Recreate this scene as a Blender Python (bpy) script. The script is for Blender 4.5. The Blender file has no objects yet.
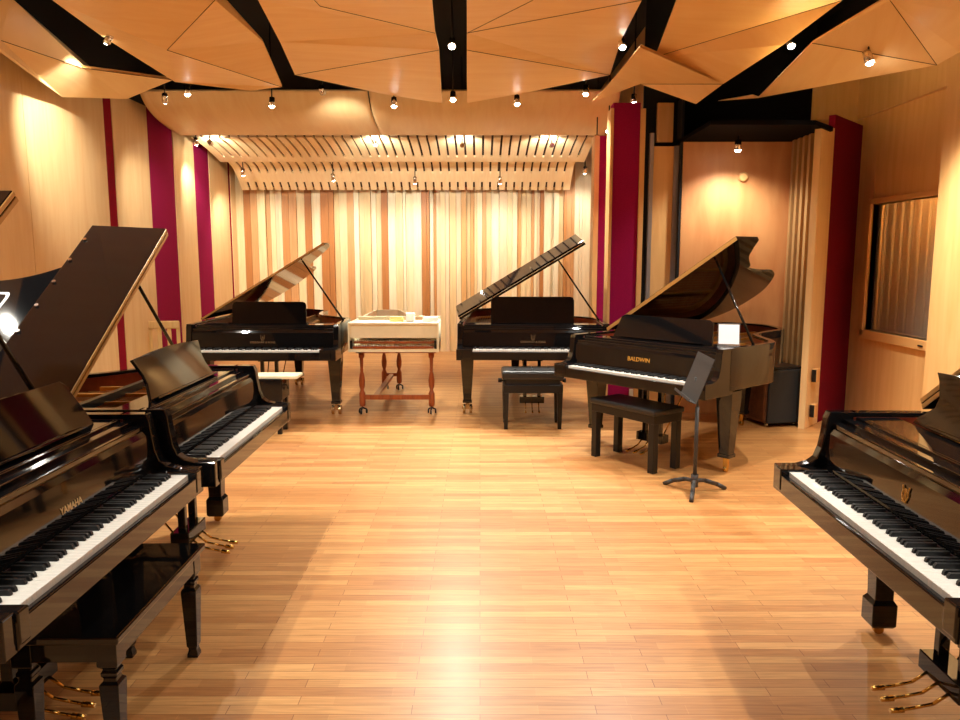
import bpy, bmesh, math, random
from mathutils import Vector, Matrix
random.seed(7)
S=bpy.context.scene; COL=S.collection
R=math.radians
# ---------------------------------------------------------------- camera
F=752.0; H=1.65; PITCH=math.atan(101/752)
def ray(u,v):
    a=(u-480)/F; b=-(v-360)/F
    return Vector((a, math.cos(PITCH)+b*math.sin(PITCH), -math.sin(PITCH)+b*math.cos(PITCH)))
def atz(u,v,z):
    r=ray(u,v); t=(z-H)/r.z; return Vector((r.x*t, r.y*t, z))
def aty(u,v,y):
    r=ray(u,v); t=y/r.y; return Vector((r.x*t, y, H+r.z*t))
cd=bpy.data.cameras.new('camera'); cam=bpy.data.objects.new('camera',cd); COL.objects.link(cam)
cd.sensor_width=36; cd.lens=F/960*36; cam.location=(0,0,H); cam.rotation_euler=(math.pi/2-PITCH,0,0); S.camera=cam
cd.clip_start=.05
# ---------------------------------------------------------------- materials
def lin(r,g,b):
    f=lambda c:(c/255)/12.92 if c/255<=.04045 else ((c/255+.055)/1.055)**2.4
    return (f(r),f(g),f(b),1)
def mat(name,col,rough=.5,metal=0,coat=0,spec=.5,coatr=.03,trans=0,emit=None):
    m=bpy.data.materials.new(name); m.use_nodes=True
    b=m.node_tree.nodes['Principled BSDF']
    b.inputs['Base Color'].default_value=col; b.inputs['Roughness'].default_value=rough
    b.inputs['Metallic'].default_value=metal; b.inputs['Coat Weight'].default_value=coat
    b.inputs['Coat Roughness'].default_value=coatr; b.inputs['Specular IOR Level'].default_value=spec
    b.inputs['Transmission Weight'].default_value=trans
    if emit: b.inputs['Emission Color'].default_value=emit[0]; b.inputs['Emission Strength'].default_value=emit[1]
    return m
def nz(m,scale,c1,c2,nscale=3,detail=4,dist=.6,attr=False,bump=0):
    """streaky procedural grain between two colours, along the axis where the scale is small"""
    nt=m.node_tree; N=nt.nodes; L=nt.links; b=N['Principled BSDF']
    tc=N.new('ShaderNodeTexCoord'); mp=N.new('ShaderNodeMapping'); mp.inputs['Scale'].default_value=scale
    no=N.new('ShaderNodeTexNoise'); no.inputs['Scale'].default_value=nscale; no.inputs['Detail'].default_value=detail
    no.inputs['Distortion'].default_value=dist
    cr=N.new('ShaderNodeValToRGB'); cr.color_ramp.elements[0].color=c1; cr.color_ramp.elements[1].color=c2
    cr.color_ramp.elements[0].position=.3; cr.color_ramp.elements[1].position=.7
    L.new(tc.outputs['Object'],mp.inputs['Vector']); L.new(mp.outputs[0],no.inputs['Vector']); L.new(no.outputs['Fac'],cr.inputs['Fac'])
    out=cr.outputs[0]
    if attr:
        at=N.new('ShaderNodeAttribute'); at.attribute_name='col'
        mx=N.new('ShaderNodeMix'); mx.data_type='RGBA'; mx.blend_type='MULTIPLY'; mx.inputs[0].default_value=1
        L.new(at.outputs['Color'],mx.inputs[6]); L.new(out,mx.inputs[7]); out=mx.outputs[2]
    L.new(out,b.inputs['Base Color'])
    if bump:
        bp=N.new('ShaderNodeBump'); bp.inputs['Strength'].default_value=bump; bp.inputs['Distance'].default_value=.002
        L.new(no.outputs['Fac'],bp.inputs['Height']); L.new(bp.outputs[0],b.inputs['Normal'])
    return m
M={}
M['lacquer']=mat('black_lacquer',(.006,.0055,.006,1),.045,coat=.12,spec=.42,coatr=.02)
M['satin']=mat('satin_black',(.010,.009,.009,1),.34,spec=.3)
M['vinyl']=nz(mat('black_vinyl',(.02,.02,.02,1),.38),(1,1,1),(.008,.008,.009,1),(.014,.013,.013,1),60)
M['ivory']=mat('white_key',lin(248,244,236),.18,coat=.5)
M['ebony']=mat('black_key',(.006,.006,.007,1),.42,spec=.3)
M['brass']=mat('brass',lin(214,170,90),.22,metal=1)
M['chrome']=mat('chrome',(.8,.78,.75,1),.15,metal=1)
M['plate']=mat('bronze_plate',lin(205,150,70),.35,metal=.75)
M['sound']=nz(mat('soundboard',(0,0,0,1),.35,coat=.4),(1,8,1),lin(205,130,66),lin(176,98,44),3)
M['redfelt']=mat('key_felt',lin(50,10,12),.95)
M['redwood']=nz(mat('inner_rim',(0,0,0,1),.3,coat=.4),(6,1,6),lin(120,45,22),lin(90,30,14),3)
M['strings']=mat('strings',lin(190,160,120),.35,metal=.9)
M['edge']=mat('lid_edge_veneer',lin(196,150,84),.3,coat=.4)
M['gold']=mat('gold_letters',lin(232,170,70),.4,metal=.4)
M['dimgold']=mat('faint_letters',lin(120,92,56),.5)
M['goldtext']=mat('bright_letters',lin(236,206,150),.5)
M['whitepaint']=mat('white_paint',lin(235,235,230),.5)
M['cream']=nz(mat('cream_paint',(0,0,0,1),.45),(1,1,1),lin(240,232,200),lin(226,218,184),5)
M['walnut']=nz(mat('red_brown_wood',(0,0,0,1),.35,coat=.3),(8,8,1),lin(170,84,36),lin(136,60,26),4)
M['chairwood']=nz(mat('pale_chair_wood',(0,0,0,1),.45),(8,8,1),lin(232,200,140),lin(214,178,116),4)
M['darkmetal']=mat('dark_metal',(.03,.03,.032,1),.4,metal=.6)
M['stand']=mat('matte_black_steel',(.045,.04,.038,1),.5,metal=.2)
M['paper']=mat('paper',lin(244,244,246),.7)
M['yellowpaper']=mat('yellow_paper',lin(244,232,150),.7)
M['clear']=mat('clear_plastic',(.9,.9,.92,1),.1,trans=.9)
M['ceil']=mat('black_ceiling',(.006,.006,.007,1),.85)
M['canopy']=mat('canopy_black',(.004,.0035,.0035,1),.9,spec=.05)
M['grey']=mat('grey_metal_trim',lin(170,165,165),.35,metal=.6)
M['purple']=nz(mat('plum_fabric',(0,0,0,1),.95,spec=.15),(1,1,1),lin(156,20,78),lin(140,14,68),90)
M['plumred']=nz(mat('plum_red_fabric',(0,0,0,1),.95,spec=.15),(1,1,1),lin(150,14,40),lin(134,10,34),90)
M['wine']=nz(mat('wine_fabric',(0,0,0,1),.95,spec=.15),(1,1,1),lin(124,10,36),lin(108,8,30),90)
M['maple']=nz(mat('maple_panel',(0,0,0,1),.42,coat=.15,coatr=.25),(5,5,.5),lin(238,206,152),lin(230,192,136),3)
M['mapler']=nz(mat('maple_panel_right',(0,0,0,1),.45,coat=.1,coatr=.25),(5,5,.5),lin(232,184,120),lin(222,170,104),3)
M['alcove']=nz(mat('alcove_plywood',(0,0,0,1),.5),(3,3,.7),lin(220,160,104),lin(204,138,84),2.2)
M['cloud']=nz(mat('cloud_veneer',(0,0,0,1),.42,coat=.1,coatr=.3),(.5,4,1),lin(244,202,138),lin(238,190,124),3)
M['cloudb']=nz(mat('cloud_veneer_pale',(0,0,0,1),.42,coat=.1,coatr=.3),(4,.5,1),lin(243,212,156),lin(237,201,142),3)
M['slat']=nz(mat('slat_board',(0,0,0,1),.5),(9,9,.8),(.86,.84,.80,1),(1,1,1,1),3,attr=True)
M['pleat']=mat('pleat',lin(176,140,90),.6)
M['ledge']=mat('window_frame_wood',lin(224,172,106),.45)
M['glass']=mat('studio_glass',(.30,.25,.18,1),.03,spec=.7)
M['lens']=mat('lamp_lens',(1,1,1,1),.3,emit=((1,.95,.86,1),30))
M['cone']=mat('speaker_grille',(.012,.012,.012,1),.8)
M['speakerwood']=nz(mat('speaker_side_wood',(0,0,0,1),.5),(1,6,6),lin(120,70,36),lin(92,50,24),3)
# plate glass showing the curtain of the room beyond: real thin tinted glass
g=M['glass'].node_tree.nodes['Principled BSDF']; g.inputs['Transmission Weight'].default_value=.75; g.inputs['Base Color'].default_value=(.62,.54,.42,1); g.inputs['IOR'].default_value=1.45
# floor
def floor_mat():
    m=mat('oak_strip_floor',(0,0,0,1),.42,coat=.14,coatr=.24); nt=m.node_tree; N=nt.nodes; L=nt.links; b=N['Principled BSDF']
    tc=N.new('ShaderNodeTexCoord')
    def brick(w,c1,c2,mort,off):
        br=N.new('ShaderNodeTexBrick'); br.inputs['Color1'].default_value=c1; br.inputs['Color2'].default_value=c2; br.inputs['Mortar'].default_value=mort
        br.inputs['Scale'].default_value=1; br.inputs['Mortar Size'].default_value=.0013; br.inputs['Brick Width'].default_value=w; br.inputs['Row Height'].default_value=.058
        br.inputs['Bias'].default_value=0; br.offset=off; br.offset_frequency=2; return br
    br=brick(.68,lin(208,158,100),lin(190,134,80),lin(132,82,42),.37)
    b2=brick(.55,(1,1,1,1),(.84,.79,.74,1),(1,1,1,1),.61)
    n2=N.new('ShaderNodeTexNoise'); n2.inputs['Scale'].default_value=.35; n2.inputs['Detail'].default_value=1
    L.new(tc.outputs['Object'],br.inputs['Vector']); L.new(tc.outputs['Object'],b2.inputs['Vector'])
    mp=N.new('ShaderNodeMapping'); mp.inputs['Scale'].default_value=(1.6,26,1); L.new(tc.outputs['Object'],mp.inputs['Vector'])
    no=N.new('ShaderNodeTexNoise'); no.inputs['Scale'].default_value=3; no.inputs['Detail'].default_value=5; no.inputs['Distortion'].default_value=.5; L.new(mp.outputs[0],no.inputs['Vector'])
    cr=N.new('ShaderNodeValToRGB'); cr.color_ramp.elements[0].color=(.80,.74,.66,1); cr.color_ramp.elements[1].color=(1.08,1.05,1.0,1); cr.color_ramp.elements[0].position=.3; cr.color_ramp.elements[1].position=.68
    L.new(no.outputs['Fac'],cr.inputs['Fac'])
    def mul(a,c):
        mx=N.new('ShaderNodeMix'); mx.data_type='RGBA'; mx.blend_type='MULTIPLY'; mx.inputs[0].default_value=1; L.new(a,mx.inputs[6]); L.new(c,mx.inputs[7]); return mx.outputs[2]
    L.new(mul(mul(br.outputs['Color'],b2.outputs['Color']),cr.outputs[0]),b.inputs['Base Color'])
    rr=N.new('ShaderNodeMapRange'); rr.inputs[3].default_value=.34; rr.inputs[4].default_value=.5; L.new(n2.outputs['Fac'],rr.inputs[0]); L.new(rr.outputs[0],b.inputs['Roughness'])
    return m
M['floor']=floor_mat()
# ---------------------------------------------------------------- mesh helpers
class MB:
    def __init__(s): s.bm=bmesh.new(); s.cols=None
    def poly(s,pts,mi=0):
        vs=[s.bm.verts.new(p) for p in pts]; f=s.bm.faces.new(vs); f.material_index=mi; return f
    def box(s,x0,x1,y0,y1,z0,z1,mi=0,bev=0,mx=None):
        r=bmesh.ops.create_cube(s.bm,size=1)['verts']
        for v in r: v.co=Vector(((x0+x1)/2+v.co.x*(x1-x0),(y0+y1)/2+v.co.y*(y1-y0),(z0+z1)/2+v.co.z*(z1-z0)))
        fs=set(f for v in r for f in v.link_faces)
        for f in fs: f.material_index=mi
        if bev:
            es=list(set(e for v in r for e in v.link_edges))
            o=bmesh.ops.bevel(s.bm,geom=es,offset=bev,segments=2,affect='EDGES',profile=.5)
            vs=set(v for f in o['faces'] for v in f.verts)
            for f in o['faces']: f.material_index=mi
            r=list(vs|set(v for v in r if v.is_valid))
        if mx is not None:
            for v in set(r):
                if v.is_valid: v.co=mx@v.co
        return s
    def prism(s,pts,fn,d0,d1,mi=0,mx=None):
        """polygon pts (a,b) swept from d0 to d1; fn(a,b,d)->xyz"""
        A=[s.bm.verts.new(fn(a,b,d0)) for a,b in pts]; B=[s.bm.verts.new(fn(a,b,d1)) for a,b in pts]; n=len(pts)
        fs=[s.bm.faces.new(A[::-1]),s.bm.faces.new(B)]
        for i in range(n): fs.append(s.bm.faces.new((A[i],A[(i+1)%n],B[(i+1)%n],B[i])))
        for f in fs: f.material_index=mi
        if mx is not None:
            for v in A+B: v.co=mx@v.co
        return s
    def ring(s,outer,inner,z0,z1,mi=0,close=False):
        n=len(outer); V=[]
        for o,i in zip(outer,inner):
            V.append([s.bm.verts.new((o[0],o[1],z0)),s.bm.verts.new((o[0],o[1],z1)),s.bm.verts.new((i[0],i[1],z1)),s.bm.verts.new((i[0],i[1],z0))])
        m=n if close else n-1
        for k in range(m):
            a,b=V[k],V[(k+1)%n]
            for j in range(4):
                f=s.bm.faces.new((a[j],a[(j+1)%4],b[(j+1)%4],b[j])); f.material_index=mi
                if j in(0,): f.smooth=True
        if not close:
            s.bm.faces.new(V[0][::-1]).material_index=mi; s.bm.faces.new(V[-1]).material_index=mi
        return s
    def tube(s,p0,p1,r0,r1=None,n=12,mi=0):
        r1=r0 if r1 is None else r1; p0=Vector(p0); p1=Vector(p1); d=p1-p0; q=d.to_track_quat('Z','Y').to_matrix()
        A=[];B=[]
        for k in range(n):
            c=Vector((math.cos(2*math.pi*k/n),math.sin(2*math.pi*k/n),0))
            A.append(s.bm.verts.new(p0+q@(c*r0))); B.append(s.bm.verts.new(p1+q@(c*r1)))
        s.bm.faces.new(A[::-1]).material_index=mi; s.bm.faces.new(B).material_index=mi
        for k in range(n):
            f=s.bm.faces.new((A[k],A[(k+1)%n],B[(k+1)%n],B[k])); f.smooth=True; f.material_index=mi
        return s
    def path(s,pts,r,n=10,mi=0):
        for a,b in zip(pts,pts[1:]): s.tube(a,b,r,n=n,mi=mi)
        return s
    def lathe(s,prof,c=(0,0),n=16,mi=0,sq=False):
        rings=[]
        for r,z in prof:
            ring=[]
            for k in range(n):
                a=2*math.pi*(k+.5)/n; rr=r/ max(abs(math.cos(a)),abs(math.sin(a))) if sq else r
                ring.append(s.bm.verts.new((c[0]+rr*math.cos(a),c[1]+rr*math.sin(a),z)))
            rings.append(ring)
        s.bm.faces.new(rings[0][::-1]).material_index=mi; s.bm.faces.new(rings[-1]).material_index=mi
        for a,b in zip(rings,rings[1:]):
            for k in range(n):
                f=s.bm.faces.new((a[k],a[(k+1)%n],b[(k+1)%n],b[k])); f.smooth=not sq; f.material_index=mi
        return s
    def done(s,name,mats,parent=None,bevel=0):
        bmesh.ops.recalc_face_normals(s.bm,faces=s.bm.faces[:])
        me=bpy.data.meshes.new(name); s.bm.to_mesh(me); s.bm.free()
        for m in (mats if isinstance(mats,(list,tuple)) else [mats]): me.materials.append(M[m] if isinstance(m,str) else m)
        o=bpy.data.objects.new(name,me); COL.objects.link(o)
        if parent is not None: o.parent=parent
        if bevel:
            b=o.modifiers.new('bevel','BEVEL'); b.width=bevel; b.segments=2; b.limit_method='ANGLE'; b.angle_limit=R(40)
        return o
def tag(o,label,cat,group=None,kind=None):
    o['label']=label; o['category']=cat
    if group: o['group']=group
    if kind: o['kind']=kind
    return o
def thing(name,loc,rz,label,cat,group=None):
    o=bpy.data.objects.new(name,None); COL.objects.link(o); o.empty_display_size=.1
    o.location=loc; o.rotation_euler=(0,0,rz); return tag(o,label,cat,group)
def struct(o): o['kind']='structure'; return o
def text_part(name,body,size,m,parent,mx,extr=.0012):
    cu=bpy.data.curves.new(name,'FONT'); cu.body=body; cu.size=size; cu.align_x='CENTER'; cu.align_y='CENTER'; cu.extrude=extr; cu.offset=.0004
    t=bpy.data.objects.new('tmp',cu); COL.objects.link(t); bpy.context.view_layer.update()
    me=bpy.data.meshes.new_from_object(t.evaluated_get(bpy.context.evaluated_depsgraph_get())); bpy.data.objects.remove(t)
    me.transform(mx); me.materials.clear(); me.materials.append(M[m]); me.name=name
    o=bpy.data.objects.new(name,me); COL.objects.link(o); o.parent=parent; return o
def catmull(P,seg=6):
    out=[]
    for i in range(len(P)-1):
        p0=P[max(i-1,0)];p1=P[i];p2=P[i+1];p3=P[min(i+2,len(P)-1)]
        for k in range(seg):
            t=k/seg; out.append(tuple(.5*((2*p1[j])+(-p0[j]+p2[j])*t+(2*p0[j]-5*p1[j]+4*p2[j]-p3[j])*t*t+(-p0[j]+3*p1[j]-3*p2[j]+p3[j])*t**3) for j in (0,1)))
    out.append(tuple(P[-1])); return out
def offset(P,d):
    out=[]
    for i,p in enumerate(P):
        a=Vector(P[max(i-1,0)]);b=Vector(P[min(i+1,len(P)-1)]); t=(b-a).normalized(); n=Vector((-t.y,t.x))
        out.append((p[0]+n.x*d,p[1]+n.y*d))
    return out
I=Matrix.Identity(4)
XZ=lambda a,b,d:(a,d,b)      # polygon in x,z swept along y
YZ=lambda a,b,d:(d,a,b)      # polygon in y,z swept along x
XY=lambda a,b,d:(a,b,d)
# ---------------------------------------------------------------- grand piano
def outline(W,L,y0,st=.66):
    h=W/2; s=L/2.1
    bass=[(-h,y0),(-h,.9*s),(-h,1.45*s)]
    tail=[(-h,1.45*s),(-h,1.7*s),(-h+.05,1.9*s),(-h+.18,2.04*s),(-h+.36,2.1*s),(-h+.6,2.08*s),(-h+.79,1.97*s),
          (h-.54,1.78*s),(h-.51,1.5*s),(h-.46,1.27*s),]+([(h-.34,(st+.42)*s),(h-.15,(st+.26)*s),(h-.03,(st+.13)*s),(h,st*s)] if st<.75 else [(h-.40,(st+.40)*s),(h-.26,(st+.20)*s),(h-.10,(st+.07)*s),(h-.02,(st+.015)*s),(h,st*s)])
    P=bass[:1]+[(-h,y0+(1.45*s-y0)*k/4) for k in (1,2,3)]+catmull(tail,5)+[(h,y0+(st*s-y0)*k/3) for k in (2,1)]+[(h,y0)]
    return P
def piano(label,loc,yaw,W=1.44,L=2.1,zr=.99,group=None,keys=True,legs='spade',caster='small',desk=None,desk_y=.36,desk_tilt=18,
          lid=33,yf=.60,flap=.42,flap_gap=0,logo=None,edge=True,legx=.095,kz=0,prop=True,letter=None,bumpers=False,edge_t=.018,st=.66):
    t=thing('grand_piano',(loc[0],loc[1],0),yaw,label,'piano',group); h=W/2
    out=outline(W,L,.28,st); inn=offset(out,-.055)
    # make sure the inner line really is inside
    if abs(inn[2][0])>abs(out[2][0]): inn=offset(out,.055)
    b=MB(); b.ring(out,inn,.665,zr,0)
    arm=[(-.03,.635),(-.03,.748),(.06,.75),(.105,.762),(.135,.785),(.152,.83),(.162,.89),(.170,zr-.03),(.182,zr),(.30,zr),(.30,.635)]
    for s in (-1,1): b.prism(arm,YZ,s*h,s*(h-.055),0)
    b.box(-h+.005,h-.005,-.02,.34,.637,.665)                       # key bed
    b.poly([(x,y,.675) for x,y in inn])                           # underside
    b.box(-h+.055,h-.055,.19,.30,.69,.945)                        # pin block front
    case=b.done('case','lacquer',t,bevel=.004)
    b=MB(); b.box(-h+.05,h-.05,-.036,-.008,.642,.722+kz); b.done('key_slip','lacquer',t,bevel=.004)
    kw=.615
    for s in (-1,1):
        b=MB(); b.box(min(s*(h-.052),s*(kw+.003)),max(s*(h-.052),s*(kw+.003)),-.04,.16,.655,.748); b.done('cheek_block','lacquer',t,bevel=.005)
    # keyboard
    kb=MB(); kb.box(-kw,kw,.0,.16,.66,.70); kb.box(-kw,kw,.150,.156,.70,.746,1); kbo=kb.done('keyboard',['ebony','redfelt'],t)
    w=2*kw/52
    def wk(m,x): m.box(x+.0006,x+w-.0006,-.004,.148,.70,.738+kz,0)
    def bk(m,x):
        m.prism([(.050,.730),(.052,.747+kz),(.057,.754+kz),(.149,.754+kz),(.149,.730)],YZ,x-.0066,x+.0066,0)
    pat=[1,0,1,1,0,1,1]   # black key after A,(B),C,D,(E),F,G
    if keys:
        a=MB(); wk(a,0); wm=a.done('white_key','ivory',kbo,bevel=.0015); a=MB(); bk(a,0); bmk=a.done('black_key','ebony',kbo,bevel=.001)
        for i in range(52):
            o=wm if i==0 else wm.copy()
            if i: COL.objects.link(o)
            o.parent=kbo; o.location=(-kw+i*w,0,0)
        n=0
        for i in range(51):
            if pat[i%7]:
                o=bmk if n==0 else bmk.copy()
                if n: COL.objects.link(o)
                o.parent=kbo; o.location=(-kw+(i+1)*w,0,0); n+=1
    else:
        a=MB(); [wk(a,-kw+i*w) for i in range(52)]; a.done('white_keys','ivory',kbo)
        a=MB(); [bk(a,-kw+(i+1)*w) for i in range(51) if pat[i%7]]; a.done('black_keys','ebony',kbo)
    # fallboard
    fb=[(.156,.742),(.162,.76),(.176,.90),(.186,.925),(.205,.935),(.225,.93),(.225,.905),(.20,.90),(.188,.75),(.188,.742)]
    b=MB(); b.prism(fb,YZ,-h+.057,h-.057); fbo=b.done('fallboard','lacquer',t,bevel=.003)
    fm=Matrix.Translation((0,.1682,.838))@Matrix.Rotation(R(84.3),4,'X')
    if logo:
        for body,size,dx,dz,m in logo:
            if body=='LYRE':
                b=MB()
                for s in (-1,1):
                    pts=[(s*.004,-.026),(s*.014,-.018),(s*.019,-.004),(s*.016,.012),(s*.021,.028)]
                    b.path([fm@Vector((dx+x,dz+z,.002)) for x,z in pts],.0028,6)
                for q in (-.006,0,.006): b.path([fm@Vector((dx+q,dz-.02,.002)),fm@Vector((dx+q,dz+.02,.002))],.0014,6)
                b.path([fm@Vector((dx-.012,dz-.027,.002)),fm@Vector((dx+.012,dz-.027,.002))],.003,6)
                b.done('emblem',m,fbo)
            else: text_part('maker_name',body,size,m,fbo,fm@Matrix.Translation((dx,dz,0)))
    # top shelf behind the fallboard
    b=MB(); b.box(-h+.057,h-.057,.235,.305,.935,.962); b.done('name_rail','lacquer',t,bevel=.003)
    # interior
    def clip(P,y): return [p for p in P if p[1]>=y]
    i2=clip(inn,.30)
    b=MB(); b.poly([(x,y,.845) for x,y in i2]); b.done('soundboard','sound',t)
    b=MB(); b.ring(inn,offset(inn,-.004) if abs(offset(inn,-.004)[2][0])<abs(inn[2][0]) else offset(inn,.004),.845,zr-.02); b.done('inner_rim','redwood',t)
    i3=offset(inn,-.07)
    if abs(i3[2][0])>abs(inn[2][0]): i3=offset(inn,.07)
    b=MB(); b.ring(offset(inn,-.006) if abs(offset(inn,-.006)[2][0])<abs(inn[2][0]) else offset(inn,.006),i3,.865,.885)
    b.box(-h+.06,h-.06,.32,.52,.865,.90)
    def ymax(x):
        for p in reversed(inn):
            if p[0]<=x: return max(p[1]-.12,.60)
        return .62
    for x in (-.42,-.18,.06,.28,.5): b.box(x*W/1.44-.012,x*W/1.44+.012,.50,ymax(x*W/1.44),.88,.925)
    b.done('iron_plate','plate',t,bevel=.004)
    b=MB()
    n=46
    for k in range(n):
        x=-h+.12+(W-.24)*k/(n-1); b.box(x-.0018,x+.0018,.36,max(.60,ymax(x)-.08),.905,.908)
    b.done('strings','strings',t)
    b=MB(); b.box(-h+.10,h-.16,.70,.735,.915,.955); b.done('damper_rail','satin',t)
    # music desk
    if desk:
        b=MB(); b.box(-h+.065,h-.065,.285,.30,.958,.972); b.box(-h+.07,h-.07,.30,.46,.958,.972); tray=b.done('desk_tray','lacquer',t,bevel=.003)
        mx=Matrix.Translation((0,desk_y,.972))@Matrix.Rotation(-R(desk_tilt),4,'X')
        b=MB(); b.prism(desk,XZ,0,.016,0,mx=mx); b.box(-.42,.42,-.03,.0,0,.012,mx=mx); b.done('music_desk','lacquer',t,bevel=.003)
        b=MB(); b.tube((0,desk_y+.12,.97),mx@Vector((0,.017,.13)),.006); b.done('desk_prop','brass',t)
    # lid
    th=R(lid); piv=Vector((-h,0,zr+.004)); LM=Matrix.Translation(piv)@Matrix.Rotation(-th,4,'Y')@Matrix.Translation((h,0,0))
    sl=st if st<.7 else .84; lo=offset(outline(W,L,yf,sl),.014)
    if abs(lo[2][0])<h: lo=offset(outline(W,L,yf,sl),-.014)
    lo=[(max(x,-h),y) for x,y in lo]; lo[-1]=(lo[-1][0],yf); lo[0]=(lo[0][0],yf)
    b=MB(); b.prism(lo,XY,0,.024,0,mx=LM); lido=b.done('lid','lacquer',t,bevel=.003)
    if edge:
        b=MB(); b.box(-h+.01,h+.012,yf-.004,yf+.001,.021-edge_t,.021,mx=LM); b.done('lid_edge','edge',lido)
    if flap:
        g=R(flap_gap); FM=LM@Matrix.Translation((0,yf,.026))@Matrix.Rotation(g,4,'X')
        b=MB(); b.box(-h,h+.012,0,flap,0,.024,mx=FM); fl=b.done('lid_flap','lacquer',lido,bevel=.004)
        if edge: 
            b=MB(); b.box(-h+.01,h+.01,-.004,0,.003,.021,mx=FM); b.done('flap_edge','edge',fl)
        if bumpers:
            for k in range(6):
                b=MB(); x=-h+.25+k*(W-.4)/5; b.tube(FM@Vector((x,flap-.02,.024)),FM@Vector((x,flap-.02,.034)),.010,n=10); b.done('rubber_button','chrome',fl)
        if letter:
            b=MB()
            cx,cy=letter; ro=[];ri=[]
            for k in range(24):
                a=2*math.pi*k/24; e=lambda c:math.copysign(abs(c)**.45,c)
                ro.append((cx+.10*e(math.cos(a)),cy+.05*e(math.sin(a)))); ri.append((cx+.082*e(math.cos(a)),cy+.034*e(math.sin(a))))
            b.ring(ro,ri,.025,.026,close=True)
            for v in b.bm.verts: v.co=LM@v.co
            b.done('stencilled_letter','whitepaint',lido)
    for y in (yf+.12,1.2*L/2.1):
        b=MB(); b.tube((-h-.008,y,zr+.004),(-h-.008,y+.09,zr+.004),.008); b.done('lid_hinge','brass',t)
    if prop:
        b=MB(); p1=LM@Vector((-h+.80*W,yf+.14,-.004)); p0=Vector((h-.028,.62*(L/2.1)**.5,zr-.03)); b.tube(p0,p1,.011,.009,n=10); b.done('lid_prop','lacquer',t)
    # legs
    def leg(x,y,rz):
        b=MB()
        if legs=='spade':
            b.lathe([(.056,.65),(.054,.58),(.040,.20),(.040,.17),(.053,.15),(.053,.055),(.044,.042)][::-1],(x,y),4,sq=True)
        else:
            b.lathe([(.070,.65),(.068,.57),(.043,.17),(.043,.15),(.050,.148),(.050,.12)][::-1],(x,y),4,sq=True)
        o=b.done('leg','lacquer',t,bevel=.004)
        b=MB()
        if caster=='small':
            zt=.05 if legs=='spade' else .125; b.tube((x,y,.03),(x,y,zt),.012); b.tube((x-.012,y,.022),(x+.012,y,.022),.022,n=16)
            b.box(x-.02,x+.02,y-.012,y+.012,.038,zt-.005)
        else:
            b.tube((x,y,.08),(x,y,.13),.02); b.box(x-.05,x+.05,y-.02,y+.02,.075,.095)
            for s in (-1,1): b.tube((x+s*.036-.014,y,.05),(x+s*.036+.014,y,.05),.05,n=18)
            b.box(x-.06,x+.06,y-.03,y-.015,.05,.085)
        b.done('caster','brass' if caster=='small' else 'chromebrass',o)
    leg(-h+legx,.43,0); leg(h-legx,.43,0); leg(-h+W*.40,L-.42,0)
    # lyre
    b=MB()
    for s in (-1,1): b.box(s*.075-.018,s*.075+.018,.36,.40,.19,.61)
    b.box(-.13,.13,.33,.43,.13,.20); b.box(-.11,.11,.34,.42,.58,.61)
    ly=b.done('lyre','lacquer',t,bevel=.004)
    for x in (-.07,0,.07):
        b=MB(); b.path([(x,.34,.085+.06),(x,.28,.10),(x,.22,.085),(x,.17,.075)],.006,8); b.tube((x,.18,.076),(x,.135,.07),.011,.009,n=10); b.done('pedal','brass',ly)
    b=MB()
    for s in (-1,1): b.tube((s*.07,.42,.16),(s*.10,.78,.665),.006,n=8)
    b.done('brace_rod','brass',ly)
    return t
M['chromebrass']=mat('large_caster_metal',lin(205,180,140),.25,metal=1)
rect=lambda w,hh:[(-w,0),(w,0),(w,hh-.04),(w-.012,hh-.01),(w-.04,hh),(-w+.04,hh),(-w+.012,hh-.01),(-w,hh-.04)]
def scroll(w,hh,c=.06):
    r=[(w+.0,0),(w-.02,.03),(w-c,.09),(w-c,.13),(w-c*.5,hh*.85),(w-.01,hh)]
    top=[(w*.5,hh+.012),(0,hh+.018),(-w*.5,hh+.012)]
    return r+top+[(-x,y) for x,y in r[::-1]]
trap=[(-.56,0),(.56,0),(.54,.05),(.47,.19),(.44,.21),(-.44,.21),(-.47,.19),(-.54,.05)]
piano('glossy black baby grand nearest on the left with a wooden bench tucked under it',(-1.24,2.50),R(90.9),W=1.44,L=1.95,desk=trap,desk_y=.35,lid=37,yf=.52,
      logo=[('YAMAHA',.034,0,-.03,'goldtext')])
piano('glossy black grand behind the nearest left one, scroll-sided music desk, lid flap folded back',(-1.225,3.985),R(90.9),W=1.44,L=2.0,desk=scroll(.45,.22,.05),desk_y=.35,desk_tilt=22,lid=33,yf=.60,
      bumpers=True,flap_gap=3,letter=(.03,1.27))
piano('glossy black baby grand at the right edge, keyboard running towards the viewer',(1.315,2.54),R(-92.3),W=1.46,L=2.1,desk=scroll(.56,.23,.10),desk_y=.47,desk_tilt=20,lid=33,yf=.60,
      logo=[('LYRE',0,0,0,'gold')])
piano('black concert grand at the back left with large casters, left of the cream harpsichord',(-2.225,7.49),R(0),W=1.56,L=2.74,keys=False,legs='taper',caster='big',desk=rect(.39,.235),desk_y=.42,desk_tilt=10,lid=31,yf=.62,
      flap=0,logo=[('LYRE',0,0,.012,'dimgold'),('STEINWAY & SONS',.030,0,-.035,'dimgold')],legx=.09)
piano('black concert grand at the back centre with thick folded lid, behind the tufted bench',(.54,7.53),R(-2),W=1.56,L=2.74,keys=False,legs='taper',caster='big',desk=rect(.44,.285),desk_y=.42,desk_tilt=8,lid=31,yf=.62,
      flap=.42,flap_gap=13,edge=False,logo=[('LYRE',0,0,.012,'dimgold'),('STEINWAY & SONS',.030,0,-.035,'dimgold')],legx=.09)
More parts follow.
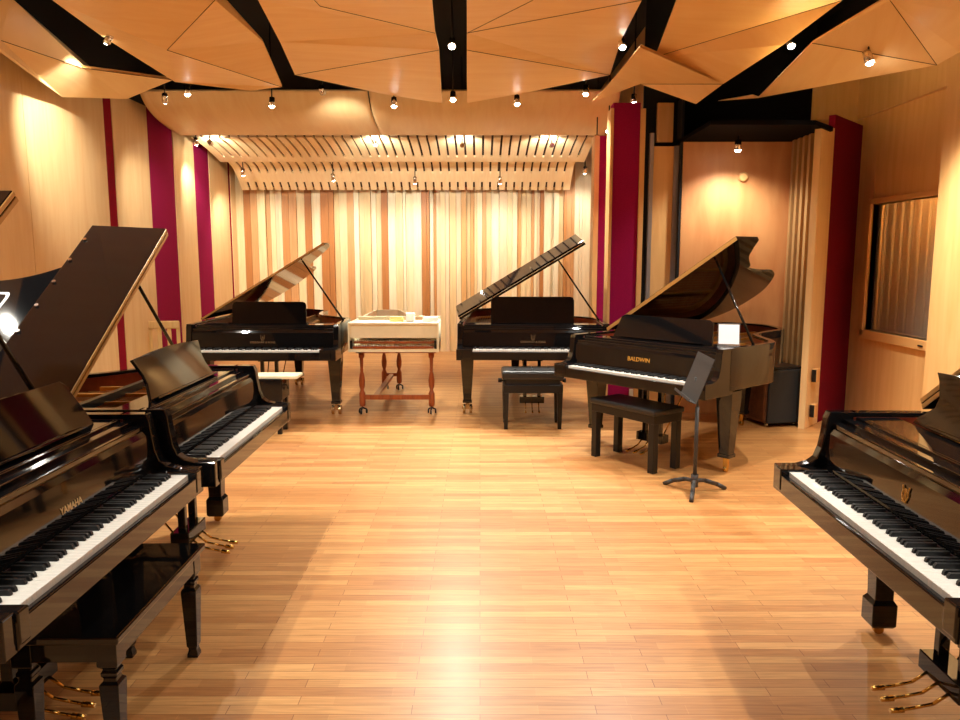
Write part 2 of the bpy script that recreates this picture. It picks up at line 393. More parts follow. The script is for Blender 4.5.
piano('dark angled grand behind the music stand, gold name on its fallboard, lid underside showing',(1.16,5.95),R(-50),W=1.52,L=2.45,keys=False,legs='taper',caster='small',desk=[(-.5,0),(.5,0),(.46,.19),(.42,.21),(-.42,.21),(-.46,.19)],desk_y=.44,desk_tilt=20,lid=32,yf=.66,
      flap=.0,logo=[('BALDWIN',.05,0,0,'gold')],edge_t=.03,st=.71,legx=.09)
# ---------------------------------------------------------------- benches
def wood_bench(loc,yaw):
    t=thing('piano_bench',(*loc,0),yaw,'glossy black wooden bench with carved-neck legs, tucked under the nearest left piano','bench')
    b=MB(); b.box(-.40,.40,-.185,.185,.445,.472); b.done('seat','lacquer',t,bevel=.006)
    b=MB(); b.box(-.375,.375,-.165,-.145,.375,.445); b.box(-.375,.375,.145,.165,.375,.445); b.box(-.375,-.355,-.165,.165,.375,.445); b.box(.355,.375,-.165,.165,.375,.445); b.done('apron','lacquer',t,bevel=.002)
    for sx in (-1,1):
        for sy in (-1,1):
            b=MB(); b.lathe([(.022,0),(.022,.012),(.017,.03),(.017,.04),(.022,.05),(.031,.28),(.031,.295),(.022,.305),(.020,.315),(.026,.325),(.026,.335),(.020,.345),(.033,.36),(.033,.44)],(sx*.345,sy*.135),4,sq=True)
            b.done('leg','lacquer',t,bevel=.002)
wood_bench((-1.33,2.62),R(90.9))
def plain_bench(loc,yaw,label,wx=.36,wy=.17,z=.50):
    t=thing('piano_bench',(*loc,0),yaw,label,'bench')
    b=MB(); b.box(-wx,wx,-wy,wy,z-.045,z,bev=.014); b.done('padded_seat','vinyl',t)
    b=MB(); b.box(-wx+.015,wx-.015,-wy+.015,wy-.015,z-.11,z-.045); b.done('apron','satin',t,bevel=.003)
    for sx in (-1,1):
        for sy in (-1,1):
            b=MB(); b.box(sx*(wx-.045)-.028,sx*(wx-.045)+.028,sy*(wy-.045)-.028,sy*(wy-.045)+.028,0,z-.11); b.done('leg','satin',t,bevel=.003)
plain_bench((1.265,6.01),R(-55),'plain black padded bench before the angled right-hand piano',wx=.36,wy=.175)
def tufted_bench(loc,yaw):
    t=thing('piano_bench',(*loc,0),yaw,'black tufted adjustable bench in front of the back centre piano','bench')
    b=MB(); b.box(-.30,.30,-.19,.19,.49,.575,bev=.02)
    o=b.done('tufted_seat','vinyl',t)
    k=0
    for x in (-.17,0,.17):
        for y in (-.08,.08):
            b=MB(); b.lathe([(.014,.572),(.013,.579),(.006,.583)],(x,y),10); b.done('button','satin',o)
    b=MB(); b.box(-.26,.26,-.15,.15,.44,.49); b.done('lifting_frame','darkmetal',t)
    b=MB(); b.box(-.29,.29,-.18,.18,.36,.44); b.done('apron','satin',t,bevel=.004)
    for s in (-1,1):
        b=MB(); b.tube((s*.30,0,.46),(s*.335,0,.46),.022,n=14); b.tube((s*.20,0,.46),(s*.30,0,.46),.008,n=8); b.done('adjusting_knob','satin',t)
    for sx in (-1,1):
        for sy in (-1,1):
            b=MB(); b.lathe([(.018,0),(.027,.36)],(sx*.262,sy*.152),4,sq=True); b.done('leg','satin',t,bevel=.003)
tufted_bench((.515,7.36),0)
t=thing('piano_bench',(-2.08,7.1,0),0,'bench with a flat cream top and dark base, half hidden before the back left piano','bench')
b=MB(); b.box(-.36,.36,-.12,.12,.530,.560,bev=.006); b.done('top_board','cream',t)
b=MB(); b.box(-.22,.22,-.14,.14,.33,.535,bev=.01); b.done('base_box','lacquer',t)
for sx in (-1,1):
    for sy in (-1,1):
        b=MB(); b.lathe([(.02,0),(.03,.33)],(sx*.18,sy*.10),4,sq=True); b.done('leg','lacquer',t)
# ---------------------------------------------------------------- harpsichord and stand
HX,HY=-.90,7.76
t=thing('harpsichord',(HX,HY,.69),0,'cream painted harpsichord with two keyboards, on a turned wooden trestle between the back pianos','harpsichord')
w=.47; tail=[(w,.42),(w-.03,.62),(w-.16,.92),(w-.34,1.25),(w-.50,1.62),(w-.60,2.0)]
o1=[(-w,.02),(-w,.7),(-w,1.4),(-w,2.12),(w-.64,2.12)]+catmull(tail,4)[::-1]+[(w,.02)]
i1=offset(o1,-.018)
if abs(i1[1][0])>abs(o1[1][0]): i1=offset(o1,.018)
b=MB(); b.ring(o1,i1,.0,.30); b.poly([(x,y,.006) for x,y in o1]); b.done('case','cream',t)
b=MB(); b.poly([(x,y,.20) for x,y in i1 if y>.3]); b.done('soundboard','sound',t)
b=MB(); b.box(-w+.018,w-.018,.02,.035,.145,.285); b.box(-w,w,0,.36,.285,.305); b.done('name_board','cream',t,bevel=.003)
b=MB(); b.box(-w+.018,w-.018,0,.02,0,.035); b.done('front_rail','cream',t)
for s in (-1,1):
    b=MB(); b.box(min(s*w,s*(w-.02)),max(s*w,s*(w-.02)),-.0,.03,0,.285); b.done('cheek','cream',t)
    b=MB(); b.box(min(s*(w-.02),s*(w-.045)),max(s*(w-.02),s*(w-.045)),-.01,.14,.036,.12); b.done('end_block','satin',t)
for zz,yy in ((.06,-.01),(.105,.06)):
    b=MB(); n=36; ww=2*(w-.05)/n; [b.box(-w+.05+k*ww+.001,-w+.05+(k+1)*ww-.001,yy,yy+.10,zz-.022,zz) for k in range(n)]; kb=b.done('keyboard','walnut',t)
    b=MB(); [b.box(-w+.05+k*ww-.004,-w+.05+k*ww+.004,yy+.03,yy+.11,zz,zz+.009) for k in range(1,n) if k%7 not in (0,3)]; b.done('sharp_keys','ivory',kb)
b=MB(); b.box(-w+.01,w-.01,.62,.67,.285,.325); b.done('jack_rail','cream',t)
t=thing('harpsichord_stand',(HX,HY,0),0,'red-brown turned-leg trestle on casters carrying the cream harpsichord','stand')
prof=[(.012,.075),(.03,.085),(.034,.12),(.034,.22),(.024,.24),(.017,.26),(.030,.30),(.034,.36),(.024,.43),(.015,.46),(.020,.475),(.016,.49),(.020,.60),(.030,.61),(.032,.66)]
def turned(x,y):
    b=MB(); b.lathe(prof,(x,y),14); o=b.done('turned_leg','walnut',t)
    b=MB(); b.tube((x,y,.06),(x,y,.085),.01)
    for a in range(3):
        an=a*2.094+.4; px,py=x+.045*math.cos(an),y+.045*math.sin(an)
        b.tube((x,y,.065),(px,py,.045),.008,n=8); b.tube((px-.008,py,.022),(px+.008,py,.022),.022,n=12)
    b.done('caster','darkmetal',o)
FLx,FRx=-.365,.38
turned(FLx,.2); turned(FRx,.2); turned(-.32,1.72); turned(-.13,1.72)
b=MB(); b.box(-.42,.43,.16,.24,.66,.686); b.box(-.40,-.04,1.68,1.76,.66,.686); b.box(-.42,-.36,.16,1.76,.66,.686); b.done('top_rail','walnut',t)
b=MB(); b.box(FLx,FRx,.18,.22,.155,.205); b.done('stretcher','walnut',t); b=MB(); b.box(-.32,-.13,1.70,1.74,.17,.21); b.done('stretcher','walnut',t)
b=MB(); b.prism([(-.25,.19),(-.19,.19),(-.20,1.72),(-.25,1.72)],XY,.165,.20); b.done('long_stretcher','walnut',t)
o=MB().box(-.05,.09,-.05,.05,0,.03).box(-.04,.08,-.045,.05,.03,.05).done('music_book','yellowpaper'); o.location=(HX+.0,HY+.20,.9965); tag(o,'pale yellow booklets lying on top of the harpsichord','book')
o=MB().box(-.045,.045,-.04,.04,0,.09).done('card_box','paper',bevel=.004); o.location=(HX+.165,HY+.17,.9965); tag(o,'small white box standing on the harpsichord right of the yellow booklets','box')
o=MB().box(-.10,.06,-.05,.05,0,.02).box(-.09,.065,-.045,.04,.02,.045).done('papers','paper'); o.location=(HX+.39,HY+.20,.9965); tag(o,'flat white papers at the right end of the harpsichord top','papers')
# ---------------------------------------------------------------- music stand
t=thing('music_stand',(1.53,5.20,0),R(0),'black music stand with a solid desk in front of the angled right-hand piano','music stand')
b=MB(); b.tube((0,0,.06),(0,0,.62),.014,n=14); b.tube((0,0,.62),(-.02,0,.83),.009); b.done('pole','stand',t)
b=MB(); b.tube((0,0,.04),(0,0,.13),.026,n=14); b.done('hub','stand',t)
for a in (133,14,250):
    b=MB(); d=Vector((math.cos(R(a)),math.sin(R(a)),0)); n_=Vector((-d.y,d.x,0))
    pts=[(0,.085),(.08,.08),(.18,.045),(.25,.008)]
    for (r0,z0),(r1,z1) in zip(pts,pts[1:]):
        b.tube(d*r0+Vector((0,0,z0)),d*r1+Vector((0,0,z1)),.016,.015,n=8)
    b.done('foot','stand',t)
DM=Matrix.Translation((-.01,0,.835))@Matrix.Rotation(R(-90-3),4,'Z')@Matrix.Rotation(-R(20),4,'X')
b=MB(); b.box(-.235,.235,0,.004,-.16,.16,mx=DM); b.box(-.235,.235,-.055,.0,-.164,-.160,mx=DM); b.box(-.235,.235,-.055,-.052,-.164,-.145,mx=DM); b.box(-.235,.235,0,.012,.105,.112,mx=DM); b.box(-.235,.235,0,.012,.085,.09,mx=DM)
b.done('desk','stand',t)
b=MB(); b.box(-.03,.03,.004,.03,-.03,.03,mx=DM); b.done('tilt_bracket','stand',t)
# sign card standing on the angled piano
PM=Matrix.Translation((1.16,5.95,0))@Matrix.Rotation(R(-50),4,'Z')
p=PM@Vector((.655,.42,.972))
t=thing('sign_holder',(p.x,p.y,.975),R(-14),'small white card in a clear holder standing on the angled piano by its lid prop','sign')
sm=Matrix.Rotation(-R(12),4,'X')
b=MB(); b.box(-.075,.075,0,.002,.03,.18,mx=sm); b.done('card','paper',t)
b=MB(); b.box(-.082,.082,.003,.006,.0,.19,mx=sm); b.box(-.082,.082,-.03,.05,0,.003); b.done('holder','clear',t)
# ---------------------------------------------------------------- speaker, chair, outlets
t=thing('speaker_cabinet',(2.81,7.25,0),R(13.5),'black rounded speaker cabinet on the floor in the alcove right of the angled piano','speaker')
b=MB(); b.box(0,.40,.02,.46,.03,.595,bev=.035); b.done('cabinet',['speakerwood'],t)
b=MB(); b.box(.012,.388,-.012,.02,.04,.575,bev=.012); b.done('grille','cone',t)
b=MB(); b.box(.0,.40,.0,.46,.575,.60,bev=.012); b.done('top_cover','satin',t)
for x in (.05,.35):
    for y in (.06,.40):
        b=MB(); b.tube((x-.012,y,.02),(x+.012,y,.02),.02,n=12); b.box(x-.012,x+.012,y-.01,y+.01,.02,.035); b.done('caster','chrome',t)
t=thing('wooden_chair',(-4.05,9.5,0),R(8),'pale wooden slat-back chair by the left wall, only its back showing behind the pianos','chair')
b=MB(); b.box(-.2,.2,-.2,.2,.42,.45,bev=.008); b.done('seat','chairwood',t)
for s in (-1,1):
    b=MB(); b.tube((s*.17,-.17,0),(s*.17,-.17,.42),.018); b.done('leg','chairwood',t)
    b=MB(); b.box(s*.17-.02,s*.17+.02,.16,.19,0,.84); b.done('back_post','chairwood',t)
b=MB(); b.box(-.19,.19,.15,.18,.76,.86,bev=.008); b.done('top_rail','chairwood',t)
for x in (-.06,.06):
    b=MB(); b.box(x-.025,x+.025,.16,.175,.45,.77); b.done('back_slat','chairwood',t)
# ---------------------------------------------------------------- room shell
ZC=4.4
def wallseg(b,p,q,z0,z1,mi=0,th=.10,side=1):
    p=Vector((*p,0));q=Vector((*q,0)); d=(q-p).normalized(); n=Vector((-d.y,d.x,0))*th*side
    A=[p,q,q+n,p+n]; b.prism([(v.x,v.y) for v in A],XY,z0,z1,mi)
b=MB(); b.poly([(-4.6,-2.7,0),(4.6,-2.7,0),(4.6,14,0),(-4.6,14,0)]); struct(b.done('floor','floor'))
b=MB(); b.poly([(-4.6,-2.7,ZC),(4.6,-2.7,ZC),(4.6,14,ZC),(-4.6,14,ZC)]); struct(b.done('ceiling','ceil'))
XL=-4.3
b=MB(); LT=3.6
ys=[-2.5,-.9,.9,2.7,4.5,6.1,7.33,8.89]
for a,c in zip(ys,ys[1:]): wallseg(b,(XL,a+.003),(XL,c-.003),0,LT)
for a,c in ((9.09,10.03),(10.84,11.60),(12.23,13.13),(13.24,13.6)): wallseg(b,(XL,a),(XL,c),0,LT)
b.box(XL-.14,XL-.11,-2.6,13.7,0,LT); struct(b.done('wall_left','maple',bevel=.004))
b=MB(); b.box(XL-.14,XL-.0,-2.6,13.7,LT,ZC); struct(b.done('wall_left_top','ceil'))
for i,(a,c,m) in enumerate(((8.89,9.09,'plumred'),(10.03,10.84,'purple'),(11.60,12.23,'purple'),(13.13,13.24,'plumred'))):
    b=MB(); wallseg(b,(XL-.01,a),(XL-.01,c),0,LT,th=.09); struct(b.done('trim_%d'%(i+1),m))
# slatted back wall
b=MB(); cl=[]
pal=[lin(246,226,184),lin(240,214,164),lin(236,204,150),lin(216,166,104),lin(200,140,80),lin(186,122,64),lin(238,210,170),lin(248,232,196),lin(214,160,104)]
lay=b.bm.loops.layers.float_color.new('col')
x=-4.4
while x<1.97:
    wdt=random.choice((.05,.07,.09,.09,.12,.14)); dep=random.choice((0,.02,.045,.07)); c=random.choice(pal)
    if x>1.62: c=pal[7]; dep=0
    k0=len(b.bm.faces); b.box(x,x+wdt-.004,13.5-dep,13.58,0,3.9)
    b.bm.faces.ensure_lookup_table()
    for f in b.bm.faces[k0:]:
        for l in f.loops: l[lay]=c
    x+=wdt
struct(b.done('wall_back','slat'))
b=MB(); b.box(-4.6,4.6,13.58,13.7,0,ZC); struct(b.done('wall_back_core','ceil'))
# right side, stepping out
b=MB(); b.box(1.97,2.1,8.4,13.6,0,ZC); b.box(1.36,1.42,9.18,9.4,0,3.1); b.box(1.36,1.39,8.07,8.3,0,3.2); b.box(1.672,1.725,8.08,8.3,0,3.2)
b.box(1.815,2.03,8.09,8.2,0,2.82); b.box(1.86,2.03,8.15,8.2,2.87,3.27)
struct(b.done('wall_right_back','mapler',bevel=.003))
b=MB(); b.box(1.42,1.55,9.2,9.4,0,3.1); struct(b.done('trim_5','purple'))
b=MB(); b.box(1.39,1.672,8.1,8.3,0,3.26); struct(b.done('trim_6','purple'))
b=MB(); b.box(1.775,1.815,8.07,8.2,0,2.95); b.box(2.03,2.08,8.07,8.2,0,2.82); struct(b.done('trim_7','grey'))
b=MB(); b.box(1.725,2.12,8.21,8.24,0,ZC); b.box(1.72,1.775,8.12,8.2,0,3.0); b.box(2.08,2.105,8.0,8.2,0,3.3); struct(b.done('trim_8','ceil'))
b=MB(); b.box(2.1,3.3,8.0,8.1,0,2.86); b.box(3.24,3.30,7.36,8.1,0,2.86); struct(b.done('wall_alcove','alcove'))
b=MB()
for k in range(5): b.prism([(3.19,7.34+k*.13),(3.24,7.34+k*.13),(3.24,7.43+k*.13),(3.205,7.43+k*.13)],XY,0,2.85)
struct(b.done('trim_9','pleat'))
b=MB(); wallseg(b,(3.17,7.2),(3.43,7.5),0,2.90,th=.06); struct(b.done('wall_right_pier','maple'))
b=MB(); wallseg(b,(3.43,7.5),(4.02,8.13),0,3.03,th=.06); struct(b.done('trim_10','wine'))
# canopy over the alcove
b=MB(); b.prism([(2.08,7.0),(3.02,7.0),(3.34,7.34),(3.34,8.2),(2.08,8.2)],XY,2.85,2.89); b.box(2.08,3.5,8.2,8.3,2.85,ZC); struct(b.done('trim_11','canopy'))
# right wall with control-room window
WY0,WY1,WZ0,WZ1=6.56,7.79,.925,2.20
b=MB()
def rw(y0,y1,z0,z1): b.box(4.0,4.12,y0,y1,z0,z1)
rw(7.79,8.3,0,3.12); rw(6.3,6.56,0,3.12); rw(6.56,7.79,0,WZ0); rw(6.56,7.79,WZ1,3.12)
b.box(3.85,4.12,-2.5,6.45,0,3.4)
struct(b.done('wall_right','mapler',bevel=.003))
b=MB(); b.prism([(3.49,8.18),(3.97,8.18),(3.94,6.3),(4.3,6.3),(4.3,8.4),(3.49,8.4)],XY,3.10,3.55); b.box(3.3,3.99,8.2,8.4,2.8,3.10); struct(b.done('trim_12','mapler'))
b=MB(); b.box(3.9,4.3,-2.5,6.6,3.4,ZC); b.box(4.0,4.3,6.3,9.6,3.5,ZC); struct(b.done('wall_right_top','ceil'))
b=MB()
for y0,y1,z0,z1 in ((WY0-.05,WY0,WZ0-.06,WZ1+.05),(WY1,WY1+.05,WZ0-.06,WZ1+.05),(WY0,WY1,WZ1,WZ1+.05),(WY0-.05,WY1+.05,WZ0-.09,WZ0)): b.box(3.97,4.10,y0,y1,z0,z1)
wf=struct(b.done('window_1','ledge',bevel=.003))
b=MB(); b.box(4.06,4.066,WY0,WY1,WZ0,WZ1); b.done('pane','glass',wf)
b=MB(); b.box(3.962,3.97,6.70,6.77,WZ0-.06,WZ0-.045); b.done('label_plate','satin',wf)
# booth beyond the glass with its ribbed curtain
b=MB(); n=60
M['curtain']=mat('curtain',lin(206,176,124),.8)
for k in range(n):
    y=5.9+k*.055; b.tube((4.62+.01*math.sin(k*2.1),y,0),(4.62+.01*math.sin(k*2.1),y,3.0),.027,n=8)
cu=b.done('booth_curtain','curtain'); tag(cu,'ribbed tan curtain seen through the control room window','curtain')
b=MB(); b.box(4.12,4.70,5.7,5.75,0,3.1); b.box(4.12,4.70,8.9,8.95,0,3.1); b.box(4.68,4.72,5.7,8.95,0,3.1); b.box(4.12,4.72,5.7,8.95,3.1,3.14); struct(b.done('wall_booth','mapler'))
l=bpy.data.lights.new('booth_fill_light','POINT'); l.energy=45; l.shadow_soft_size=.1; l.color=(1,.85,.6); lo=bpy.data.objects.new('booth_fill_light',l); COL.objects.link(lo); lo.location=(4.35,7.2,2.9)  # added light without a fixture, brightens the booth behind the glass
b=MB(); b.box(-4.5,4.2,-2.6,-2.5,0,ZC); struct(b.done('wall_front','mapler'))
# ---------------------------------------------------------------- ceiling clouds
M['backing']=mat('slot_backing',(.05,.02,.008,1),.9)
def cloud(facets,label,m='cloud',pts=None,seams=()):
    b=MB(); V={}
    def vert(k):
        if k not in V: V[k]=b.bm.verts.new(pts[k])
        return V[k]
    for f in facets: b.bm.faces.new([vert(k) for k in f])
    me_o=b.done('ceiling_panel',m)
    # face normals downwards, thickness upwards
    me=me_o.data; bm=bmesh.new(); bm.from_mesh(me)
    bmesh.ops.triangulate(bm,faces=[f for f in bm.faces if len(f.verts)>4])
    for f in bm.faces:
        if f.normal.z>0: f.normal_flip()
    bm.to_mesh(me); bm.free()
    s=me_o.modifiers.new('thick','SOLIDIFY'); s.thickness=.025; s.offset=-1
    tag(me_o,label,'ceiling panel','faceted wooden ceiling panels')
    for a,c in seams:
        p,q=Vector(pts[a]),Vector(pts[c]); b=MB(); b.tube(p-Vector((0,0,.001)),q-Vector((0,0,.001)),.0026,n=6); b.done('seam','backing',me_o)
    return me_o
def P(*a): return atz(*a)
A={1:P(258,0,3.72),2:P(280,42,3.64),3:P(295,75,3.56),4:P(383,94,3.47),5:P(442,103,3.40),6:P(439,50,3.56),7:P(435,33,3.66),8:P(432,0,3.70),9:P(320,6,3.70),10:(-1.65,3.4,3.75),11:(-.36,3.4,3.68)}
cloud([(3,4,5,6),(2,3,6),(2,6,7),(1,2,7,9),(9,7,8),(1,9,10),(9,8,11,10)],'faceted orange wood ceiling panel just left of the central slot',pts=A,seams=((7,9),(6,3),(9,10)))
B={1:P(52,0,3.74),2:P(100,35,3.66),3:P(175,82,3.50),4:P(250,91,3.42),5:P(282,87,3.44),6:P(263,42,3.62),7:P(225,0,3.72),8:P(167,50,3.50),9:P(215,0,3.66),10:(-3.6,3.4,3.75),11:(-2.4,3.4,3.60),12:(-1.95,3.4,3.75)}
cloud([(1,2,8,9),(2,3,8),(3,4,5,8),(8,5,6),(9,8,6,7),(1,9,11,10),(9,7,12,11)],'wide faceted orange ceiling panel between the two left black gaps',pts=B,seams=((8,9),(8,5),(9,11)))
D={1:P(10,0,3.74),2:P(92,71,3.58),3:P(173,80,3.52),4:P(127,99,3.35),5:P(62,97,3.25),6:P(0,52,3.32),7:P(-40,25,3.34),8:P(0,40,3.42),9:P(83,68,3.46),10:(-4.2,3.4,3.4),11:(-3.9,3.4,3.75),12:P(-80,0,3.5)}
cloud([(9,3,4,5),(8,9,5,6),(1,2,9,8),(12,1,8),(2,3,9),(8,6,7),(12,8,7),(12,7,10),(1,12,10,11)],'faceted pale orange ceiling panel in the left corner above the wood wall',m='cloudb',pts=D,seams=((8,9),(9,3)))
E_={1:P(467,0,3.70),2:P(467,33,3.66),3:P(467,50,3.58),4:P(467,103,3.40),5:P(530,92,3.45),6:P(610,75,3.52),7:P(621,40,3.62),8:P(642,0,3.72),9:P(533,0,3.72),10:(-.10,3.4,3.68),11:(1.05,3.4,3.72),12:(.35,3.4,3.76)}
cloud([(1,2,9),(9,2,8),(2,7,8),(2,6,7),(2,3,6),(3,4,5,6),(1,9,12,10),(9,8,11,12)],'faceted orange wood ceiling panel just right of the central slot',pts=E_,seams=((2,8),(3,6),(2,9)))
G={1:P(592,102,3.36),2:P(610,83,3.42),3:P(640,47,3.52),4:P(655,57,3.50),5:P(677,0,3.72),6:P(843,0,3.70),7:P(783,45,3.45),8:P(723,84,3.25),9:P(696,104,3.12),10:P(640,84,3.36),11:(1.45,3.4,3.74),12:(2.75,3.4,3.7)}
cloud([(4,5,6),(4,6,7),(4,7,8),(1,2,3,10),(3,4,8),(3,8,10),(10,8,9),(5,11,12,6)],'large faceted orange ceiling panel between the two right black gaps',pts=G,seams=((4,6),(10,8)))
Hh={1:P(883,0,3.55),2:P(812,43,3.35),3:P(758,98,3.12),4:P(718,101,3.13),5:P(937,65,3.10),6:P(960,52,3.12),7:P(1010,20,3.2),8:P(890,0,3.55),9:(2.95,3.4,3.55),10:(3.8,3.4,3.5),11:P(752,95,3.15)}
cloud([(3,2,5),(2,1,8,5),(8,5,6),(8,6,7),(1,8,9),(8,7,10,9),(3,4,11)],'faceted tan ceiling panel at the right, above the window wall',m='cloudb',pts=Hh,seams=((2,5),(8,5)))
# curved front cloud
def sweep(prof_fn,x0,x1,n,label,m,slots=None,name='ceiling_panel'):
    pass
def curved(x0,x1,prof,name,label,m,th=.03,side=0):
    b=MB(); pr=catmull(prof,5)
    # profile (y,z) swept along x, ends curling up
    xs=[x0,x0+.05,x0+.14,x0+.3]+[x1-.3,x1-.14,x1-.05,x1]; ups=[.10*side,.05*side,.015*side,0,0,.015*side,.05*side,.10*side]
    rows=[]
    for x,u in zip(xs,ups):
        rows.append([b.bm.verts.new((x,y,z+u)) for y,z in pr])
    for a,c in zip(rows,rows[1:]):
        for i in range(len(pr)-1): f=b.bm.faces.new((a[i],a[i+1],c[i+1],c[i])); f.smooth=True
    o=b.done(name,m); bm=bmesh.new(); bm.from_mesh(o.data)
    for f in bm.faces:
        if f.normal.z>0: f.normal_flip()
    bm.to_mesh(o.data); bm.free()
    s=o.modifiers.new('t','SOLIDIFY'); s.thickness=th; s.offset=-1
    return tag(o,label,'ceiling panel')
o1=curved(-4.12,-1.36,[(9.42,3.66),(9.60,3.52),(9.85,3.43),(10.2,3.37),(10.62,3.33)],'curved_ceiling_panel','smooth curved wood ceiling panel, left part, in front of the slotted panels','cloudb')
o2=curved(-1.345,1.70,[(9.42,3.66),(9.60,3.52),(9.85,3.43),(10.2,3.37),(10.62,3.33)],'curved_ceiling_panel','smooth curved wood ceiling panel, right part, in front of the slotted panels','cloudb')
for o in (o1,o2): o['group']='curved panels before the slotted ones'
def slotted(x0,x1,prof,bands,pitch,label):
    """thin curved board with rows of real cut slots; bands=[(i0,i1,slotted?)] along the profile"""
    b=MB(); pr=catmull(prof,4); n=len(pr); N=int((x1-x0)/pitch); gap=.032
    def quad(xa,xb,i):
        y0,z0=pr[i];y1,z1=pr[i+1]; e=.03
        # thin solid
        b.prism([(y0,z0),(y1,z1),(y1,z1+e),(y0,z0+e)],YZ,xa,xb)
    for i in range(n-1):
        t=(i+.5)/(n-1); sl=any(a<=t<=c for a,c in bands)
        if not sl: quad(x0,x1,i)
        else:
            for k in range(N): 
                xa=x0+k*(x1-x0)/N; xb=x0+(k+1)*(x1-x0)/N; quad(xa+(0 if k==0 else gap/2),xb-(0 if k==N-1 else gap/2),i)
    o=b.done('slotted_ceiling_panel','cloudp'); tag(o,label,'ceiling panel','slotted wooden ceiling panels')
    b=MB(); b.prism([(pr[0][0],pr[0][1]+.10)]+[(y,z+.05) for y,z in pr]+[(pr[-1][0],pr[-1][1]+.10)],YZ,x0+.02,x1-.02); b.done('backing','backing',o)
M['cloudp']=nz(mat('slotted_veneer',(0,0,0,1),.5),(8,.8,1),lin(250,228,184),lin(244,216,166),3)
M['backing']=mat('slot_backing',(.05,.02,.008,1),.9)
slotted(-4.10,1.65,[(11.0,3.36),(11.3,3.33),(11.7,3.27),(12.2,3.17)],[(.0,.82)],.132,'slotted curved wood ceiling panel nearer the room, upper row of slots')
slotted(-4.10,1.55,[(12.5,3.22),(12.75,3.16),(12.95,3.05),(13.1,2.95),(13.25,2.83)],[(.0,.45),(.72,1.0)],.135,'slotted wood ceiling panel nearest the back wall, with two rows of slots')
# ---------------------------------------------------------------- small wall things
def outlet(x,y,z,rz,label,dark=True):
    t=thing('outlet_box',(x,y,z),rz,label,'outlet box')
    b=MB(); b.box(-.045,.045,-.05,0,-.065,.065); b.done('box','mapler',t,bevel=.003)
    b=MB(); b.box(-.052,-.045,-.045,-.004,-.06,.06); b.done('socket_plate','satin' if dark else 'whitepaint',t)
outlet(3.27,7.30,.52,R(49),'upper wooden outlet box with black sockets on the pier beside the speaker')
outlet(3.27,7.30,.17,R(49),'lower wooden outlet box near the floor on the pier beside the speaker')
def plate(u,v,y,label):
    p=aty(u,v,y); o=MB().box(-.045,.045,-.012,0,-.06,.06,bev=.003).done('outlet_plate','whitepaint'); o.location=p; tag(o,label,'outlet')
plate(633,394,8.095,'cream outlet plate low on the plum fabric column behind the angled piano')
p=aty(743,177,8.0); o=MB().lathe([(.05,0),(.05,.02),(.035,.03)],n=20).done('wall_detector','mapler'); o.rotation_euler=(R(90),0,0); o.location=p; tag(o,'small round wooden-coloured disc high on the alcove wall','detector')
# ---------------------------------------------------------------- spotlights
SPOTS=[ # u,v,z of the head, target, watts, spot angle, label
 (109,38,3.62,(-4.3,7.75,2.8),150,62,'spotlight in the far left ceiling gap, lighting the wood wall'),
 (165,98,3.42,(-4.2,10.6,1.5),120,70,'left one of two spotlights under the left corner panel'),
 (187,90,3.50,(-3.0,8.6,0),150,80,'right one of two spotlights under the left corner panel'),
 (272,102,3.40,(-2.4,8.3,0),190,90,'spotlight hanging above the back left piano, before the curved panel'),
 (322,90,3.50,(-1.6,11.5,2.0),170,80,'spotlight at the right end of the second left gap'),
 (394,102,3.40,(-.9,8.2,0),190,90,'spotlight hanging left of the central slot, above the harpsichord'),
 (452,43,3.62,(-.3,4.2,0),190,100,'nearer spotlight inside the central ceiling slot'),
 (453,96,3.46,(-.2,7.0,0),220,95,'farther spotlight at the bottom of the central ceiling slot'),
 (517,100,3.40,(.5,8.0,.5),190,90,'dark spotlight hanging right of the central slot'),
 (586,90,3.47,(.9,7.6,0),190,90,'spotlight at the lower end of the gap right of the centre'),
 (622,43,3.60,(1.5,5.6,.3),190,90,'spotlight halfway up the black gap right of the centre'),
 (634,99,3.40,(1.6,7.9,0),190,90,'spotlight in the dark corner above the plum column'),
 (790,42,3.55,(3.1,5.2,.6),230,85,'spotlight in the right-hand black gap'),
 (868,57,3.20,(3.6,5.4,.8),240,100,'spotlight recessed in the right-hand tan panel'),
]
def spot(pos,target,watts,angle,label,top=ZC,vis=True):
    pos=Vector(pos); d=(Vector(target)-pos).normalized(); q=d.to_track_quat('-Z','Y').to_matrix()
    t=thing('spotlight',pos,0,label,'spotlight','small ceiling spotlights')
    b=MB(); b.tube(-d*.05,d*.05,.030,.036,n=14); b.done('lamp_head','chrome',t)
    b=MB(); b.tube(d*.0505,d*.053,.030,n=14); b.tube(d*.053,d*.066,.026,.018,n=12); b.done('bulb','lens',t)
    b=MB(); b.tube((0,0,.0),(0,0,max(.05,top-pos.z)),.008,n=8); b.done('stem','satin',t)
    l=bpy.data.lights.new('spot_beam','SPOT'); l.energy=watts*.72; l.spot_size=R(angle); l.spot_blend=.9; l.shadow_soft_size=.035; l.color=(1,.955,.84)
    lo=bpy.data.objects.new('spot_beam',l); COL.objects.link(lo); lo.parent=t; lo.location=d*.09; lo.rotation_euler=q.to_euler()
for u,v,z,tg,wt,an,lb in SPOTS: spot(atz(u,v,z),tg,wt,an,lb,top=z+.1 if 'recessed' in lb else ZC)
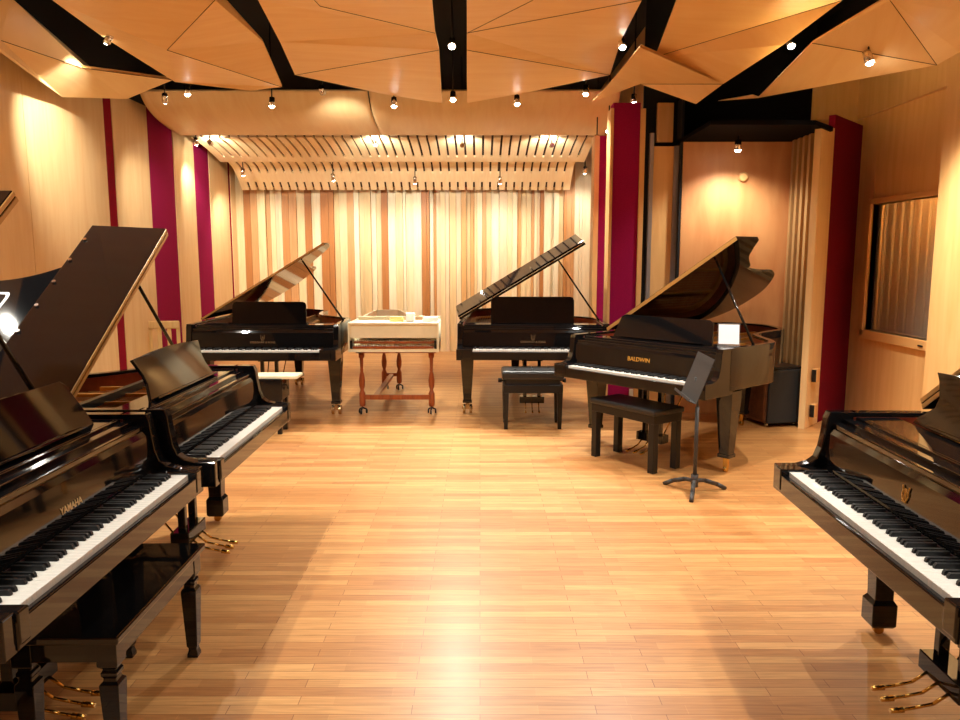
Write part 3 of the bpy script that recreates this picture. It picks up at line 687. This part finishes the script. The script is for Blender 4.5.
DEEP=[ ((-3.75,10.75,3.25),(-3.95,12.3,3.2),45,110,'spotlight at the left end of the front slotted panel'),
 ((-1.45,10.78,3.22),(-1.5,11.8,3.3),50,120,'spotlight between the curved and slotted panels, left of centre'),
 ((-.25,10.78,3.22),(-.25,11.8,3.3),50,120,'spotlight between the curved and slotted panels, near the centre'),
 ((1.0,10.78,3.22),(.95,11.8,3.3),50,120,'spotlight between the curved and slotted panels, at the right'),
 (aty(333,177,12.35),(-2.3,13.3,.9),70,120,'spotlight before the rear slotted panel, above the back left piano'),
 (aty(415,180,12.35),(-1.1,13.3,.9),70,120,'spotlight before the rear slotted panel, above the harpsichord'),
 (aty(500,180,12.35),(.3,13.3,.9),70,120,'spotlight before the rear slotted panel, above the back centre piano'),
 (aty(243,172,12.35),(-4.0,13.3,.9),70,120,'spotlight before the rear slotted panel at its left end'),
 (aty(585,170,12.6),(1.7,13.4,1.8),40,110,'spotlight at the right end of the rear slotted panel'),
 (aty(597,139,9.85),(1.5,9.6,.8),40,70,'lower spotlight beside the right end of the slotted panel'),
 (aty(609,128,9.6),(1.2,8.6,.8),50,70,'upper spotlight beside the right end of the slotted panel'),
 (aty(196,141,11.0),(-4.25,11.9,1.8),90,80,'spotlight shining on the second plum fabric strip on the left'),
 (aty(738,145,7.6),(2.65,7.85,0),62,140,'spotlight in the black canopy above the alcove'),
]
for p_,tg,wt,an,lb in DEEP: spot(p_,tg,wt,an,lb,top=2.86 if 'canopy' in lb else ZC)
# unseen fill lamps added over the near half, above and behind the camera
for x,y in ((-2.15,4.7),(1.25,4.7),(-3.7,4.4),(2.9,4.3),(-2.6,1.8),(2.4,1.8),(-2.4,-.6),(2.2,-.6)):
    spot((x,y,3.5),(x*.8,y+.6,0),200,115,'added fill spotlight in the near half of the ceiling, out of the picture')
w=bpy.data.worlds.new('world'); S.world=w; w.use_nodes=True; w.node_tree.nodes['Background'].inputs[0].default_value=(1,.85,.65,1); w.node_tree.nodes['Background'].inputs[1].default_value=.02
S.view_settings.view_transform='Standard'; S.view_settings.look='None'; S.view_settings.exposure=.95; S.view_settings.gamma=1
S.view_settings.use_curve_mapping=False
